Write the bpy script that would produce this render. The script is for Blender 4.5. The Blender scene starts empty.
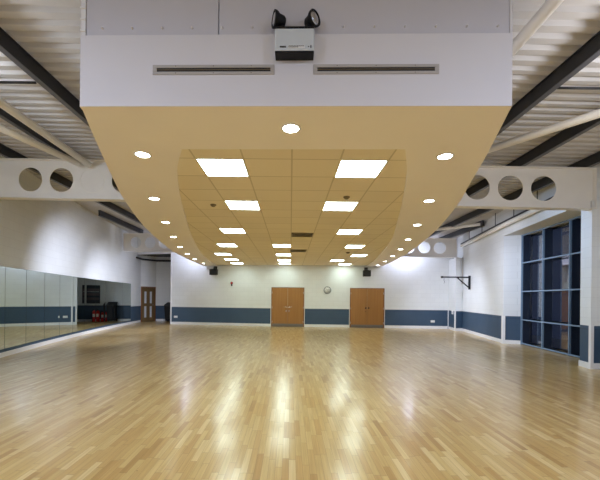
import bpy, bmesh, math, random
from mathutils import Vector, Matrix
random.seed(7)
scn = bpy.context.scene
COL = scn.collection

# ------------------------------------------------------------------ materials
def new_mat(name):
    m = bpy.data.materials.new(name); m.use_nodes = True
    nt = m.node_tree
    return m, nt, nt.nodes['Principled BSDF']

def plain(name, col, rough=0.5, metal=0.0, spec=0.5, noise=0.0, nscale=6.0, bump=0.0):
    m, nt, b = new_mat(name)
    b.inputs['Base Color'].default_value = (*col, 1)
    b.inputs['Roughness'].default_value = rough
    b.inputs['Metallic'].default_value = metal
    b.inputs['Specular IOR Level'].default_value = spec
    if noise or bump:
        g = nt.nodes.new('ShaderNodeNewGeometry')
        n = nt.nodes.new('ShaderNodeTexNoise')
        n.inputs['Scale'].default_value = nscale; n.inputs['Detail'].default_value = 5
        nt.links.new(g.outputs['Position'], n.inputs['Vector'])
        if noise:
            mx = nt.nodes.new('ShaderNodeMix'); mx.data_type = 'RGBA'
            mx.inputs[6].default_value = (*[c*(1-noise) for c in col], 1)
            mx.inputs[7].default_value = (*[min(1, c*(1+noise)) for c in col], 1)
            nt.links.new(n.outputs['Fac'], mx.inputs[0])
            nt.links.new(mx.outputs[2], b.inputs['Base Color'])
        if bump:
            bp = nt.nodes.new('ShaderNodeBump'); bp.inputs['Strength'].default_value = bump
            bp.inputs['Distance'].default_value = 0.002
            nt.links.new(n.outputs['Fac'], bp.inputs['Height'])
            nt.links.new(bp.outputs['Normal'], b.inputs['Normal'])
    return m

def emit(name, col, strength):
    m, nt, b = new_mat(name)
    b.inputs['Base Color'].default_value = (0.9, 0.9, 0.9, 1)
    b.inputs['Emission Color'].default_value = (*col, 1)
    b.inputs['Emission Strength'].default_value = strength
    return m

def math_node(nt, op, a, b=None):
    n = nt.nodes.new('ShaderNodeMath'); n.operation = op
    for i, v in enumerate((a, b)):
        if v is None: continue
        if isinstance(v, (int, float)): n.inputs[i].default_value = v
        else: nt.links.new(v, n.inputs[i])
    return n.outputs[0]

def mix_rgb(nt, fac, a, b):
    n = nt.nodes.new('ShaderNodeMix'); n.data_type = 'RGBA'
    for i, v in ((0, fac), (6, a), (7, b)):
        if isinstance(v, tuple): n.inputs[i].default_value = (*v, 1)
        elif isinstance(v, (int, float)): n.inputs[i].default_value = v
        else: nt.links.new(v, n.inputs[i])
    return n.outputs[2]

WHITE = (0.76, 0.78, 0.78)
DADO = (0.044, 0.083, 0.140)
def wall_mat(name, axis, white=WHITE, dado=DADO):
    """painted blockwork: white above, a blue dado up to 0.95 m with a fine line under its top"""
    m, nt, b = new_mat(name)
    g = nt.nodes.new('ShaderNodeNewGeometry')
    s = nt.nodes.new('ShaderNodeSeparateXYZ'); nt.links.new(g.outputs['Position'], s.inputs[0])
    along = s.outputs[axis]; z = s.outputs[2]
    cb = nt.nodes.new('ShaderNodeCombineXYZ')
    nt.links.new(along, cb.inputs[0]); nt.links.new(z, cb.inputs[1])
    br = nt.nodes.new('ShaderNodeTexBrick')
    br.inputs['Scale'].default_value = 1.0
    br.inputs['Brick Width'].default_value = 0.45; br.inputs['Row Height'].default_value = 0.225
    br.inputs['Mortar Size'].default_value = 0.005; br.inputs['Mortar Smooth'].default_value = 0.4
    br.inputs['Color1'].default_value = (1, 1, 1, 1); br.inputs['Color2'].default_value = (0.97, 0.97, 0.97, 1)
    br.inputs['Mortar'].default_value = (0.88, 0.88, 0.88, 1)
    nt.links.new(cb.outputs[0], br.inputs['Vector'])
    ns = nt.nodes.new('ShaderNodeTexNoise'); ns.inputs['Scale'].default_value = 1.7; ns.inputs['Detail'].default_value = 6
    nt.links.new(g.outputs['Position'], ns.inputs['Vector'])
    wn = mix_rgb(nt, ns.outputs['Fac'], tuple(c*0.95 for c in white), tuple(min(1, c*1.04) for c in white))
    dn = mix_rgb(nt, ns.outputs['Fac'], tuple(c*0.9 for c in dado), tuple(c*1.1 for c in dado))
    below = math_node(nt, 'LESS_THAN', z, 0.95)
    line = math_node(nt, 'MULTIPLY', math_node(nt, 'LESS_THAN', z, 0.875), math_node(nt, 'GREATER_THAN', z, 0.86))
    dn = mix_rgb(nt, line, dn, tuple(c*0.6 for c in dado))
    c = mix_rgb(nt, below, wn, dn)
    mul = nt.nodes.new('ShaderNodeMix'); mul.data_type = 'RGBA'; mul.blend_type = 'MULTIPLY'
    mul.inputs[0].default_value = 1.0
    nt.links.new(c, mul.inputs[6]); nt.links.new(br.outputs['Color'], mul.inputs[7])
    nt.links.new(mul.outputs[2], b.inputs['Base Color'])
    b.inputs['Roughness'].default_value = 0.55
    bp = nt.nodes.new('ShaderNodeBump'); bp.inputs['Strength'].default_value = 0.15; bp.inputs['Distance'].default_value = 0.003
    nt.links.new(br.outputs['Fac'], bp.inputs['Height']); bp.invert = True
    nt.links.new(bp.outputs['Normal'], b.inputs['Normal'])
    return m

def floor_mat():
    m, nt, b = new_mat('maple_strip_floor')
    g = nt.nodes.new('ShaderNodeNewGeometry')
    s = nt.nodes.new('ShaderNodeSeparateXYZ'); nt.links.new(g.outputs['Position'], s.inputs[0])
    X, Y = s.outputs[0], s.outputs[1]
    W, L = 0.060, 0.46
    px = math_node(nt, 'DIVIDE', X, W)
    row = math_node(nt, 'FLOOR', px)
    w1 = nt.nodes.new('ShaderNodeTexWhiteNoise'); w1.noise_dimensions = '1D'; nt.links.new(row, w1.inputs['W'])
    off = math_node(nt, 'MULTIPLY', w1.outputs['Value'], 7.3)
    py = math_node(nt, 'ADD', math_node(nt, 'DIVIDE', Y, L), off)
    colm = math_node(nt, 'FLOOR', py)
    cb = nt.nodes.new('ShaderNodeCombineXYZ'); nt.links.new(row, cb.inputs[0]); nt.links.new(colm, cb.inputs[1])
    w2 = nt.nodes.new('ShaderNodeTexWhiteNoise'); w2.noise_dimensions = '2D'; nt.links.new(cb.outputs[0], w2.inputs['Vector'])
    rp = nt.nodes.new('ShaderNodeValToRGB'); cr = rp.color_ramp
    cr.elements[0].position = 0.0; cr.elements[0].color = (0.40, 0.235, 0.078, 1)
    cr.elements[1].position = 1.0; cr.elements[1].color = (0.65, 0.49, 0.235, 1)
    for p, c in ((0.05, (0.46, 0.28, 0.09, 1)), (0.15, (0.50, 0.32, 0.115, 1)), (0.5, (0.535, 0.365, 0.138, 1)), (0.85, (0.575, 0.41, 0.17, 1))):
        e = cr.elements.new(p); e.color = c
    nt.links.new(w2.outputs['Value'], rp.inputs['Fac'])
    # grain stretched along the boards
    mp = nt.nodes.new('ShaderNodeCombineXYZ')
    nt.links.new(math_node(nt, 'MULTIPLY', X, 55.0), mp.inputs[0]); nt.links.new(math_node(nt, 'MULTIPLY', Y, 2.2), mp.inputs[1])
    nt.links.new(math_node(nt, 'MULTIPLY', w2.outputs['Value'], 40.0), mp.inputs[2])
    gn = nt.nodes.new('ShaderNodeTexNoise'); gn.inputs['Scale'].default_value = 1.0; gn.inputs['Detail'].default_value = 4
    nt.links.new(mp.outputs[0], gn.inputs['Vector'])
    c = mix_rgb(nt, gn.outputs['Fac'], (0.72, 0.68, 0.60), (1.22, 1.24, 1.30))
    mul = nt.nodes.new('ShaderNodeMix'); mul.data_type = 'RGBA'; mul.blend_type = 'MULTIPLY'; mul.inputs[0].default_value = 1
    nt.links.new(rp.outputs['Color'], mul.inputs[6]); nt.links.new(c, mul.inputs[7])
    # joints between boards
    fx = math_node(nt, 'FRACT', px); fy = math_node(nt, 'FRACT', py)
    jx = math_node(nt, 'LESS_THAN', fx, 0.04)
    jy = math_node(nt, 'LESS_THAN', fy, 0.010)
    j = math_node(nt, 'MULTIPLY', math_node(nt, 'MAXIMUM', jx, jy), 0.55)
    kn = nt.nodes.new('ShaderNodeTexVoronoi'); kn.inputs['Scale'].default_value = 2.6
    nt.links.new(g.outputs['Position'], kn.inputs['Vector'])
    knot = math_node(nt, 'MULTIPLY', math_node(nt, 'LESS_THAN', kn.outputs['Distance'], 0.020), 0.7)
    c1 = mix_rgb(nt, knot, mul.outputs[2], (0.13, 0.06, 0.02))
    c2 = mix_rgb(nt, j, c1, (0.16, 0.08, 0.03))
    nt.links.new(c2, b.inputs['Base Color'])
    rn = nt.nodes.new('ShaderNodeTexNoise'); rn.inputs['Scale'].default_value = 0.9; rn.inputs['Detail'].default_value = 3
    nt.links.new(g.outputs['Position'], rn.inputs['Vector'])
    rr = nt.nodes.new('ShaderNodeMapRange'); rr.inputs['To Min'].default_value = 0.276; rr.inputs['To Max'].default_value = 0.282
    nt.links.new(rn.outputs['Fac'], rr.inputs['Value'])
    nt.links.new(rr.outputs[0], b.inputs['Roughness'])
    b.inputs['Specular IOR Level'].default_value = 0.35
    b.inputs['Coat Weight'].default_value = 0.5; b.inputs['Coat Roughness'].default_value = 0.15; b.inputs['Coat IOR'].default_value = 1.5
    return m

def tile_mat():
    m, nt, b = new_mat('mineral_ceiling_tile')
    g = nt.nodes.new('ShaderNodeNewGeometry')
    s = nt.nodes.new('ShaderNodeSeparateXYZ'); nt.links.new(g.outputs['Position'], s.inputs[0])
    def joint(v, o):
        f = math_node(nt, 'FRACT', math_node(nt, 'DIVIDE', math_node(nt, 'SUBTRACT', v, o - 0.01 - 60), 0.6))
        return math_node(nt, 'LESS_THAN', f, 0.034)
    jx = joint(s.outputs[0], 0.0); jy = joint(s.outputs[1], 4.15)
    j = math_node(nt, 'MULTIPLY', math_node(nt, 'MAXIMUM', jx, jy), 0.55)
    cx = math_node(nt, 'FLOOR', math_node(nt, 'DIVIDE', math_node(nt, 'ADD', s.outputs[0], 60), 0.6))
    cy = math_node(nt, 'FLOOR', math_node(nt, 'DIVIDE', math_node(nt, 'ADD', s.outputs[1], 60 - 4.15), 0.6))
    cb = nt.nodes.new('ShaderNodeCombineXYZ'); nt.links.new(cx, cb.inputs[0]); nt.links.new(cy, cb.inputs[1])
    w = nt.nodes.new('ShaderNodeTexWhiteNoise'); w.noise_dimensions = '2D'; nt.links.new(cb.outputs[0], w.inputs['Vector'])
    t = mix_rgb(nt, w.outputs['Value'], TILE_A, TILE_B)
    c = mix_rgb(nt, j, t, (0.42, 0.35, 0.22))
    nt.links.new(c, b.inputs['Base Color']); b.inputs['Roughness'].default_value = 0.8
    return m

def wood_door_mat(name, dark, light):
    m, nt, b = new_mat(name)
    g = nt.nodes.new('ShaderNodeTexCoord')
    s = nt.nodes.new('ShaderNodeSeparateXYZ'); nt.links.new(g.outputs['Object'], s.inputs[0])
    cb = nt.nodes.new('ShaderNodeCombineXYZ')
    nt.links.new(math_node(nt, 'MULTIPLY', s.outputs[0], 14.0), cb.inputs[0])
    nt.links.new(math_node(nt, 'MULTIPLY', s.outputs[2], 0.7), cb.inputs[2])
    n = nt.nodes.new('ShaderNodeTexNoise'); n.inputs['Scale'].default_value = 1.0; n.inputs['Detail'].default_value = 6
    nt.links.new(cb.outputs[0], n.inputs['Vector'])
    c = mix_rgb(nt, n.outputs['Fac'], dark, light)
    nt.links.new(c, b.inputs['Base Color']); b.inputs['Roughness'].default_value = 0.35
    return m

TILE_A, TILE_B = (0.81, 0.725, 0.59), (0.85, 0.765, 0.62)
M = dict(
    wall_side=wall_mat('painted_blockwork_side', 1),
    wall_back=wall_mat('painted_blockwork_back', 0),
    floor=floor_mat(), tile=tile_mat(),
    soffit=plain('cream_soffit_paint', (0.92, 0.875, 0.87), 0.6, noise=0.03, nscale=2),
    fascia=plain('white_fascia_paint', (0.74, 0.72, 0.74), 0.6, noise=0.02, nscale=3),
    sheet=plain('painted_sheet_panel', (0.62, 0.61, 0.66), 0.38, noise=0.03, nscale=2),
    skirt=plain('white_skirting_gloss', (0.82, 0.82, 0.83), 0.35),
    steel=plain('white_painted_steel', (0.82, 0.80, 0.77), 0.45, noise=0.04, nscale=4),
    tube=plain('cream_painted_tube', (0.90, 0.87, 0.80), 0.4),
    deck=plain('profiled_deck_paint', (0.60, 0.585, 0.58), 0.5, noise=0.05, nscale=3),
    dark=plain('charcoal_painted_steel', (0.022, 0.024, 0.030), 0.45, noise=0.3, nscale=25),
    dark_flange=plain('worn_flange_steel', (0.09, 0.09, 0.10), 0.4),
    black=plain('black_plastic', (0.008, 0.008, 0.010), 0.5, spec=0.25),
    rubber=plain('black_rubber', (0.02, 0.02, 0.02), 0.7),
    grey=plain('light_grey_enamel', (0.62, 0.66, 0.68), 0.4),
    alu=plain('satin_aluminium', (0.70, 0.70, 0.69), 0.4, metal=0.6),
    slotgrey=plain('grille_frame_paint', (0.46, 0.43, 0.40), 0.45),
    chrome=plain('polished_metal', (0.75, 0.75, 0.76), 0.2, metal=1.0),
    kick=plain('dull_steel_kickplate', (0.20, 0.18, 0.15), 0.35, metal=0.7),
    bronze=plain('bronze_grille', (0.20, 0.155, 0.09), 0.5),
    white=plain('white_plastic', (0.85, 0.85, 0.84), 0.35),
    red=plain('red_enamel', (0.55, 0.02, 0.02), 0.3),
    label=plain('white_sticker', (0.82, 0.82, 0.80), 0.5),
    ink=plain('black_ink', (0.02, 0.02, 0.02), 0.6),
    navy=plain('navy_window_fin', (0.012, 0.020, 0.040), 0.4),
    frameblue=plain('blue_grey_window_bar', (0.20, 0.29, 0.40), 0.35),
    door=wood_door_mat('veneered_door', (0.29, 0.125, 0.028), (0.42, 0.20, 0.05)),
    door_frame=plain('brown_door_lining', (0.22, 0.09, 0.03), 0.4),
    reced=wood_door_mat('oak_door', (0.13, 0.08, 0.035), (0.19, 0.12, 0.05)),
    panel_light=emit('ceiling_panel_diffuser', (0.82, 1.0, 0.93), 10.8),
    spot_light=emit('downlight_lens', (0.88, 1.0, 0.93), 18.0),
    recess=plain('grey_white_paint', (0.55, 0.54, 0.56), 0.6),
)
def mirror_mat():
    m, nt, b = new_mat('silvered_mirror')
    b.inputs['Base Color'].default_value = (0.70, 0.80, 0.76, 1)
    b.inputs['Metallic'].default_value = 1.0; b.inputs['Roughness'].default_value = 0.015
    return m
M['mirror'] = mirror_mat()
def glass_mat():
    m, nt, b = new_mat('window_glass')
    b.inputs['Base Color'].default_value = (0.9, 0.94, 1.0, 1)
    b.inputs['Transmission Weight'].default_value = 1.0
    b.inputs['Roughness'].default_value = 0.01; b.inputs['IOR'].default_value = 2.0
    return m
M['glass'] = glass_mat()
M['lens'] = plain('lamp_reflector_glass', (0.55, 0.56, 0.60), 0.12, metal=0.8)

# ------------------------------------------------------------------ mesh helpers
I4 = Matrix.Identity(4)
def frame_xy(ox, oy, oz, ang):
    return Matrix.Translation((ox, oy, oz)) @ Matrix.Rotation(ang, 4, 'Z')

class MB:
    def __init__(self, mtx=I4):
        self.bm = bmesh.new(); self.m = mtx; self.mats = []; self.cur = 0
    def use(self, mat):
        if mat not in self.mats: self.mats.append(mat)
        self.cur = self.mats.index(mat); return self
    def _v(self, p): return self.bm.verts.new(self.m @ Vector(p))
    def _f(self, vs, smooth=False):
        try:
            f = self.bm.faces.new(vs); f.material_index = self.cur; f.smooth = smooth; return f
        except ValueError: return None
    def box(self, a, b):
        (x0, y0, z0), (x1, y1, z1) = a, b
        v = [self._v(p) for p in ((x0,y0,z0),(x1,y0,z0),(x1,y1,z0),(x0,y1,z0),(x0,y0,z1),(x1,y0,z1),(x1,y1,z1),(x0,y1,z1))]
        for q in ((0,3,2,1),(4,5,6,7),(0,1,5,4),(1,2,6,5),(2,3,7,6),(3,0,4,7)): self._f([v[i] for i in q])
        return self
    def bbox(self, a, b, r=0.004):
        """bevelled box"""
        t = bmesh.new()
        (x0, y0, z0), (x1, y1, z1) = a, b
        v = [t.verts.new(p) for p in ((x0,y0,z0),(x1,y0,z0),(x1,y1,z0),(x0,y1,z0),(x0,y0,z1),(x1,y0,z1),(x1,y1,z1),(x0,y1,z1))]
        for q in ((0,3,2,1),(4,5,6,7),(0,1,5,4),(1,2,6,5),(2,3,7,6),(3,0,4,7)): t.faces.new([v[i] for i in q])
        bmesh.ops.bevel(t, geom=t.edges[:], offset=r, segments=2, affect='EDGES', profile=0.5)
        mp = {w: self._v(w.co) for w in t.verts}
        for f in t.faces: self._f([mp[w] for w in f.verts])
        t.free(); return self
    def prism(self, poly, z0, z1):
        """poly in xy (any winding); z0/z1 numbers or functions of (x,y)"""
        ar = sum(poly[i][0]*poly[(i+1) % len(poly)][1] - poly[(i+1) % len(poly)][0]*poly[i][1] for i in range(len(poly)))
        if ar < 0: poly = poly[::-1]
        fz = lambda z, p: z(*p) if callable(z) else z
        lo = [self._v((p[0], p[1], fz(z0, p))) for p in poly]; hi = [self._v((p[0], p[1], fz(z1, p))) for p in poly]
        n = len(poly)
        self._f(lo[::-1]); self._f(hi)
        for i in range(n): self._f([lo[i], lo[(i+1) % n], hi[(i+1) % n], hi[i]])
        return self
    def tube(self, pts, r, seg=12, caps=True, smooth=True):
        pts = [Vector(p) for p in pts]; rings = []
        rr = r if isinstance(r, (list, tuple)) else [r]*len(pts)
        for i, p in enumerate(pts):
            d = (pts[min(i+1, len(pts)-1)] - pts[max(i-1, 0)]).normalized()
            up = Vector((0, 0, 1)) if abs(d.z) < 0.95 else Vector((1, 0, 0))
            a = d.cross(up).normalized(); b = a.cross(d).normalized()
            rings.append([self._v(p + (a*math.cos(2*math.pi*k/seg) + b*math.sin(2*math.pi*k/seg))*rr[i]) for k in range(seg)])
        for i in range(len(rings)-1):
            for k in range(seg):
                self._f([rings[i][k], rings[i][(k+1) % seg], rings[i+1][(k+1) % seg], rings[i+1][k]], smooth)
        if caps:
            self._f(rings[0][::-1]); self._f(rings[-1])
        return self
    def lathe(self, prof, c=(0, 0, 0), axis='Z', seg=24, smooth=True):
        """prof: list of (r, h)"""
        R = {'Z': I4, 'Y': Matrix.Rotation(math.pi/2, 4, 'X'), 'X': Matrix.Rotation(math.pi/2, 4, 'Y')}[axis] if isinstance(axis, str) else axis
        T = Matrix.Translation(c) @ R
        rings = []
        for r, h in prof:
            if r < 1e-6: rings.append([self._v(T @ Vector((0, 0, h)))])
            else: rings.append([self._v(T @ Vector((r*math.cos(2*math.pi*k/seg), r*math.sin(2*math.pi*k/seg), h))) for k in range(seg)])
        for i in range(len(rings)-1):
            A, B = rings[i], rings[i+1]
            for k in range(seg):
                k2 = (k+1) % seg
                if len(A) == 1 and len(B) == 1: continue
                if len(A) == 1: self._f([A[0], B[k2], B[k]], smooth)
                elif len(B) == 1: self._f([A[k], A[k2], B[0]], smooth)
                else: self._f([A[k], A[k2], B[k2], B[k]], smooth)
        return self
    def build(self, name, mat=None, parent=None, fix=True):
        if fix: bmesh.ops.recalc_face_normals(self.bm, faces=self.bm.faces[:])
        me = bpy.data.meshes.new(name); self.bm.to_mesh(me); self.bm.free()
        for m in ([mat] if mat and not self.mats else self.mats): me.materials.append(m)
        o = bpy.data.objects.new(name, me); COL.objects.link(o)
        if parent is not None:
            o.parent = parent; o.matrix_parent_inverse = parent.matrix_basis.inverted()
        return o

def empty(name, loc, rz=0.0):
    o = bpy.data.objects.new(name, None); COL.objects.link(o)
    o.location = loc; o.rotation_euler = (0, 0, rz); o.empty_display_size = 0.1
    o.matrix_basis = Matrix.Translation(loc) @ Matrix.Rotation(rz, 4, 'Z')
    return o
def tag(o, label=None, cat=None, group=None, kind=None):
    if label: o['label'] = label
    if cat: o['category'] = cat
    if group: o['group'] = group
    if kind: o['kind'] = kind
    return o
def struct(o, label, cat): return tag(o, label, cat, kind='structure')

def copy_tree(o, mtx, parent=None):
    """copy a thing and its parts; mtx is the new base matrix of the thing"""
    kids = list(o.children)
    c = o.copy(); COL.objects.link(c)
    if parent is None: c.matrix_basis = mtx
    else: c.parent = parent
    for k in kids: copy_tree(k, None, c)
    return c

def local_build(mb, name, mat, parent):
    """parts modelled in their thing's own coordinates"""
    o = mb.build(name, mat); o.parent = parent; return o

def spline(pts, n=6):
    out = []
    P = [pts[0]] + list(pts) + [pts[-1]]
    for i in range(1, len(P)-2):
        p0, p1, p2, p3 = P[i-1], P[i], P[i+1], P[i+2]
        for k in range(n):
            t = k/n
            out.append(tuple(0.5*((2*p1[j]) + (-p0[j]+p2[j])*t + (2*p0[j]-5*p1[j]+4*p2[j]-p3[j])*t*t + (-p0[j]+3*p1[j]-3*p2[j]+p3[j])*t**3) for j in (0, 1)))
    out.append(tuple(pts[-1])); return out

def offset_band(pts, d0, d1):
    """closed strip between two parallel offsets of a polyline (positive = left of travel)"""
    def off(d):
        res = []
        for i, p in enumerate(pts):
            a = Vector(pts[max(i-1, 0)]); b = Vector(pts[min(i+1, len(pts)-1)])
            t = (b-a).normalized(); res.append((p[0]-t.y*d, p[1]+t.x*d))
        return res
    return off(d0) + off(d1)[::-1]

# roof geometry: the roof falls slightly to the right
def beam_bottom(x): return 3.64 - 0.0165*x
def beam_top(x): return 4.54 - 0.0165*x
def deck_under(x): return 4.765 - 0.0165*x

# ------------------------------------------------------------------ floor
o = MB().prism([(-10.5, -5.2), (10.5, -5.2), (10.5, 23), (-10.5, 23)], -0.12, 0.0).build('floor', M['floor'])
struct(o, 'glossy maple strip dance floor covering the whole hall', 'floor')

# ------------------------------------------------------------------ left wall (gently curved in plan)
LEFT = [(-6.30, -5.0), (-6.30, 4.6), (-6.746, 7.279), (-6.97, 8.159), (-7.197, 9.102), (-7.419, 10.084), (-7.622, 11.041), (-7.814, 12.009),
        (-7.989, 12.962), (-8.163, 13.99), (-8.324, 15.035), (-8.46, 16.015), (-8.593, 17.087), (-8.72, 18.273), (-8.84, 19.75)]
o = MB().prism(offset_band(LEFT, 0.0, 0.28), 0.0, 4.90).build('wall_left', M['wall_side'])
struct(o, 'long white left wall with a blue painted lower band behind the mirrors', 'wall')
o = MB().prism(offset_band(LEFT, 0.0, -0.018), 0.0, 0.115).build('baseboard_left', M['skirt'])
struct(o, 'white skirting board along the mirrored left wall', 'skirting board')

JO = LEFT[2:14]
ords = ['', 'second ', 'third ', 'fourth ', 'fifth ', 'sixth ', 'seventh ', 'eighth ', 'ninth ', 'tenth ', 'eleventh ']
n = len(JO) - 1
for i in range(n):
    (x0, y0), (x1, y1) = JO[i], JO[i+1]
    L = math.hypot(x1-x0, y1-y0); a = math.atan2(y1-y0, x1-x0)
    e = frame_xy(x0, y0, 0, a)
    mb = MB(e); mb.box((0.007, -0.016, 0.195), (L-0.007, -0.006, 2.19))
    o = mb.build('mirror_panel', M['mirror'])
    MB(e).box((0.0005, -0.0055, 0.19), (L-0.0005, -0.001, 2.195)).build('backing', M['ink'], o)
    k = n - 1 - i
    where = 'at the far end of the mirrored left wall' if k == 0 else ('at the near picture edge of the mirrored left wall' if i == 0 else '%sfrom the far end of the mirrored left wall' % ords[k])
    tag(o, 'tall frameless mirror sheet, ' + where, 'mirror', 'mirror sheets on the left wall')

# ------------------------------------------------------------------ back wall
BACK = [(-6.577, 18.42), (-1.35, 17.63), (8.30, 17.19)]
def back_at(x):
    a, b = (BACK[0], BACK[1]) if x < BACK[1][0] else (BACK[1], BACK[2])
    t = (x-a[0])/(b[0]-a[0]); return a[1] + t*(b[1]-a[1]), math.atan2(b[1]-a[1], b[0]-a[0])
o = MB().prism(offset_band(BACK, 0.0, 0.25), 0.0, 4.86).build('wall_back', M['wall_back'])
struct(o, 'white back wall with a dark blue lower band and two double doors', 'wall')
D1, D2 = (-0.985, 0.70), (3.11, 4.84)
for k, (a, b) in enumerate(((-6.577, D1[0]-0.045), (D1[1]+0.045, D2[0]-0.045), (D2[1]+0.045, 8.08))):
    pts = [(a, back_at(a)[0])] + ([BACK[1]] if a < BACK[1][0] < b else []) + [(b, back_at(b)[0])]
    o = MB().prism(offset_band(pts, -0.018, -0.0005), 0.0, 0.135).build('baseboard_back', M['skirt'])
    struct(o, 'white skirting board on the back wall, ' + ('left of the doors', 'between the two double doors', 'right of the doors')[k], 'skirting board')
o = MB(frame_xy(-6.577, 18.42, 0, back_at(-6)[1])).box((-0.02, -0.015, 0), (0.05, 0.26, 4.8)).build('trim_1', M['skirt'])
struct(o, 'white corner edge where the back wall ends at the left recess', 'trim')

def hall_door(name, xa, xb, label, lever):
    xm = (xa+xb)/2; ym, ang = back_at(xm); L = xb-xa
    e = empty(name, (xm, ym, 0), ang); struct(e, label, 'door')
    h = 2.03
    mb = MB()
    for s in (-1, 1): mb.box((s*L/2-0.022, -0.030, 0), (s*L/2+0.022, -0.002, h+0.022))
    mb.box((-L/2+0.022, -0.030, h-0.015), (L/2-0.022, -0.002, h+0.022))
    local_build(mb, 'door_frame', M['door_frame'], e)
    mb = MB()
    for s in (-1, 1): mb.box((s*(L/2+0.026)-0.004*0, -0.012, 0.0), (s*(L/2+0.055), -0.002, h+0.022))
    local_build(mb, 'architrave', M['skirt'], e)
    for s in (-1, 1):
        x0, x1 = (-L/2+0.024, -0.003) if s < 0 else (0.003, L/2-0.024)
        leaf = local_build(MB().bbox((x0, -0.024, 0.012), (x1, -0.004, h-0.017), 0.002), 'door_leaf', M['door'], e)
        local_build(MB().box((x0+0.004, -0.027, 0.018), (x1-0.004, -0.0245, 0.155)), 'kick_plate', M['kick'], leaf)
        mb = MB()
        for z in (0.25, 1.0, 1.78): mb.tube([((x0 if s < 0 else x1), -0.028, z-0.05), ((x0 if s < 0 else x1), -0.028, z+0.05)], 0.008, 8)
        local_build(mb, 'hinge', M['alu'], leaf)
        mb = MB(); xc = s*0.075
        mb.lathe([(0, 0.0245), (0.026, 0.0245), (0.026, 0.032), (0, 0.032)], (xc, 0, 1.02), 'Y', 16)
        if lever:
            mb.tube([(xc, -0.03, 1.02), (xc, -0.07, 1.02), (xc+s*0.03, -0.078, 1.02), (xc+s*0.14, -0.078, 1.02)], 0.011, 10)
            mb.box((xc-0.02, -0.030, 0.78), (xc+0.02, -0.0245, 0.86))
            local_build(mb, 'door_handle', M['chrome'], leaf)
        else:
            mb.tube([(xc, -0.03, 1.02), (xc, -0.065, 1.02)], 0.014, 10)
            mb.lathe([(0, 0.06), (0.03, 0.064), (0.04, 0.08), (0.03, 0.096), (0, 0.10)], (xc, 0, 1.02), 'Y', 16)
            if s < 0: mb.lathe([(0, 0.0245), (0.018, 0.0245), (0.018, 0.032), (0, 0.032)], (xc, 0, 0.83), 'Y', 12)
            local_build(mb, 'door_handle', M['black'], leaf)
    return e
hall_door('door_1', *D1, 'brown wooden double door left of the wall clock', True)
hall_door('door_2', *D2, 'brown wooden double door right of the wall clock', False)

# ------------------------------------------------------------------ left recess
o = MB().prism([(-8.84, 19.75), (-8.28, 20.6), (-8.45, 20.75), (-9.15, 19.9)], 0, 4.86).build('wall_recess_side', M['wall_side'])
struct(o, 'angled grey side wall of the far left recess holding a door', 'wall')
o = MB().prism([(-8.28, 20.6), (-3.4, 20.6), (-3.4, 20.8), (-8.5, 20.8)], 0, 4.86).build('wall_recess', M['wall_back'])
struct(o, 'dim rear wall of the recess beyond the back wall', 'wall')
o = MB().prism([(-3.6, 18.2), (-3.4, 18.17), (-3.4, 20.6), (-3.6, 20.6)], 0, 4.86).build('wall_recess_end', M['wall_side'])
struct(o, 'end wall of the recess hidden behind the back wall', 'wall')
o = MB().prism([(-8.27, 20.598), (-3.61, 20.598), (-3.61, 20.58), (-8.25, 20.58)], 0, 0.13).build('baseboard_recess', M['skirt'])
struct(o, 'white skirting board at the rear of the recess', 'skirting board')
# lintel and dark profiled canopy
mb = MB().use(M['wall_back'])
mb.prism([(-8.78, 19.15), (-6.6, 18.52), (-6.6, 18.67), (-8.80, 19.30)], 3.90, 4.84)
struct(mb.build('wall_recess_lintel'), 'white lintel wall above the opening of the recess', 'wall')
mb = MB()
p0 = Vector((-8.76, 19.32)); p1 = Vector((-3.62, 18.72))
N = 44
prof = []
for i in range(N):
    x = -8.7 + i*(5.05/N); d = 5.05/N
    prof += [(x, 0), (x+d*0.45, 0), (x+d*0.55, 0.045), (x+d*0.95, 0.045)]
for i in range(len(prof)-1):
    (xa, za), (xb, zb) = prof[i], prof[i+1]
    ya = lambda x: 19.34 + (x+8.76)*(-0.27)*(1 if x < -6.7 else 0) + (-0.55 if x >= -6.7 else 0)
    yr = lambda x: 20.59 if x > -8.28 else 19.8+(x+8.78)*1.5
    q = [(xa, ya(xa), 3.93+za), (xb, ya(xb), 3.93+zb), (xb, yr(xb), 3.93+zb), (xa, yr(xa), 3.93+za)]
    lo = [mb._v(p) for p in q]; hi = [mb._v((p[0], p[1], p[2]+0.012)) for p in q]
    mb._f(lo[::-1]); mb._f(hi)
    for k in range(4): mb._f([lo[k], lo[(k+1) % 4], hi[(k+1) % 4], hi[k]])
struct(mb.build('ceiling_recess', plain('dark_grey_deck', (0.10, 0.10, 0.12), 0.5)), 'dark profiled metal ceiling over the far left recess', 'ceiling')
mb = MB().tube([(-8.70, 18.9, 3.70), (-8.76, 19.78, 3.70), (-8.26, 20.54, 3.70), (-6.1, 20.54, 3.70)], 0.055, 10)
tag(mb.build('rail', M['dark']), 'dark horizontal rail running around the far left recess wall', 'rail')
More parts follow.
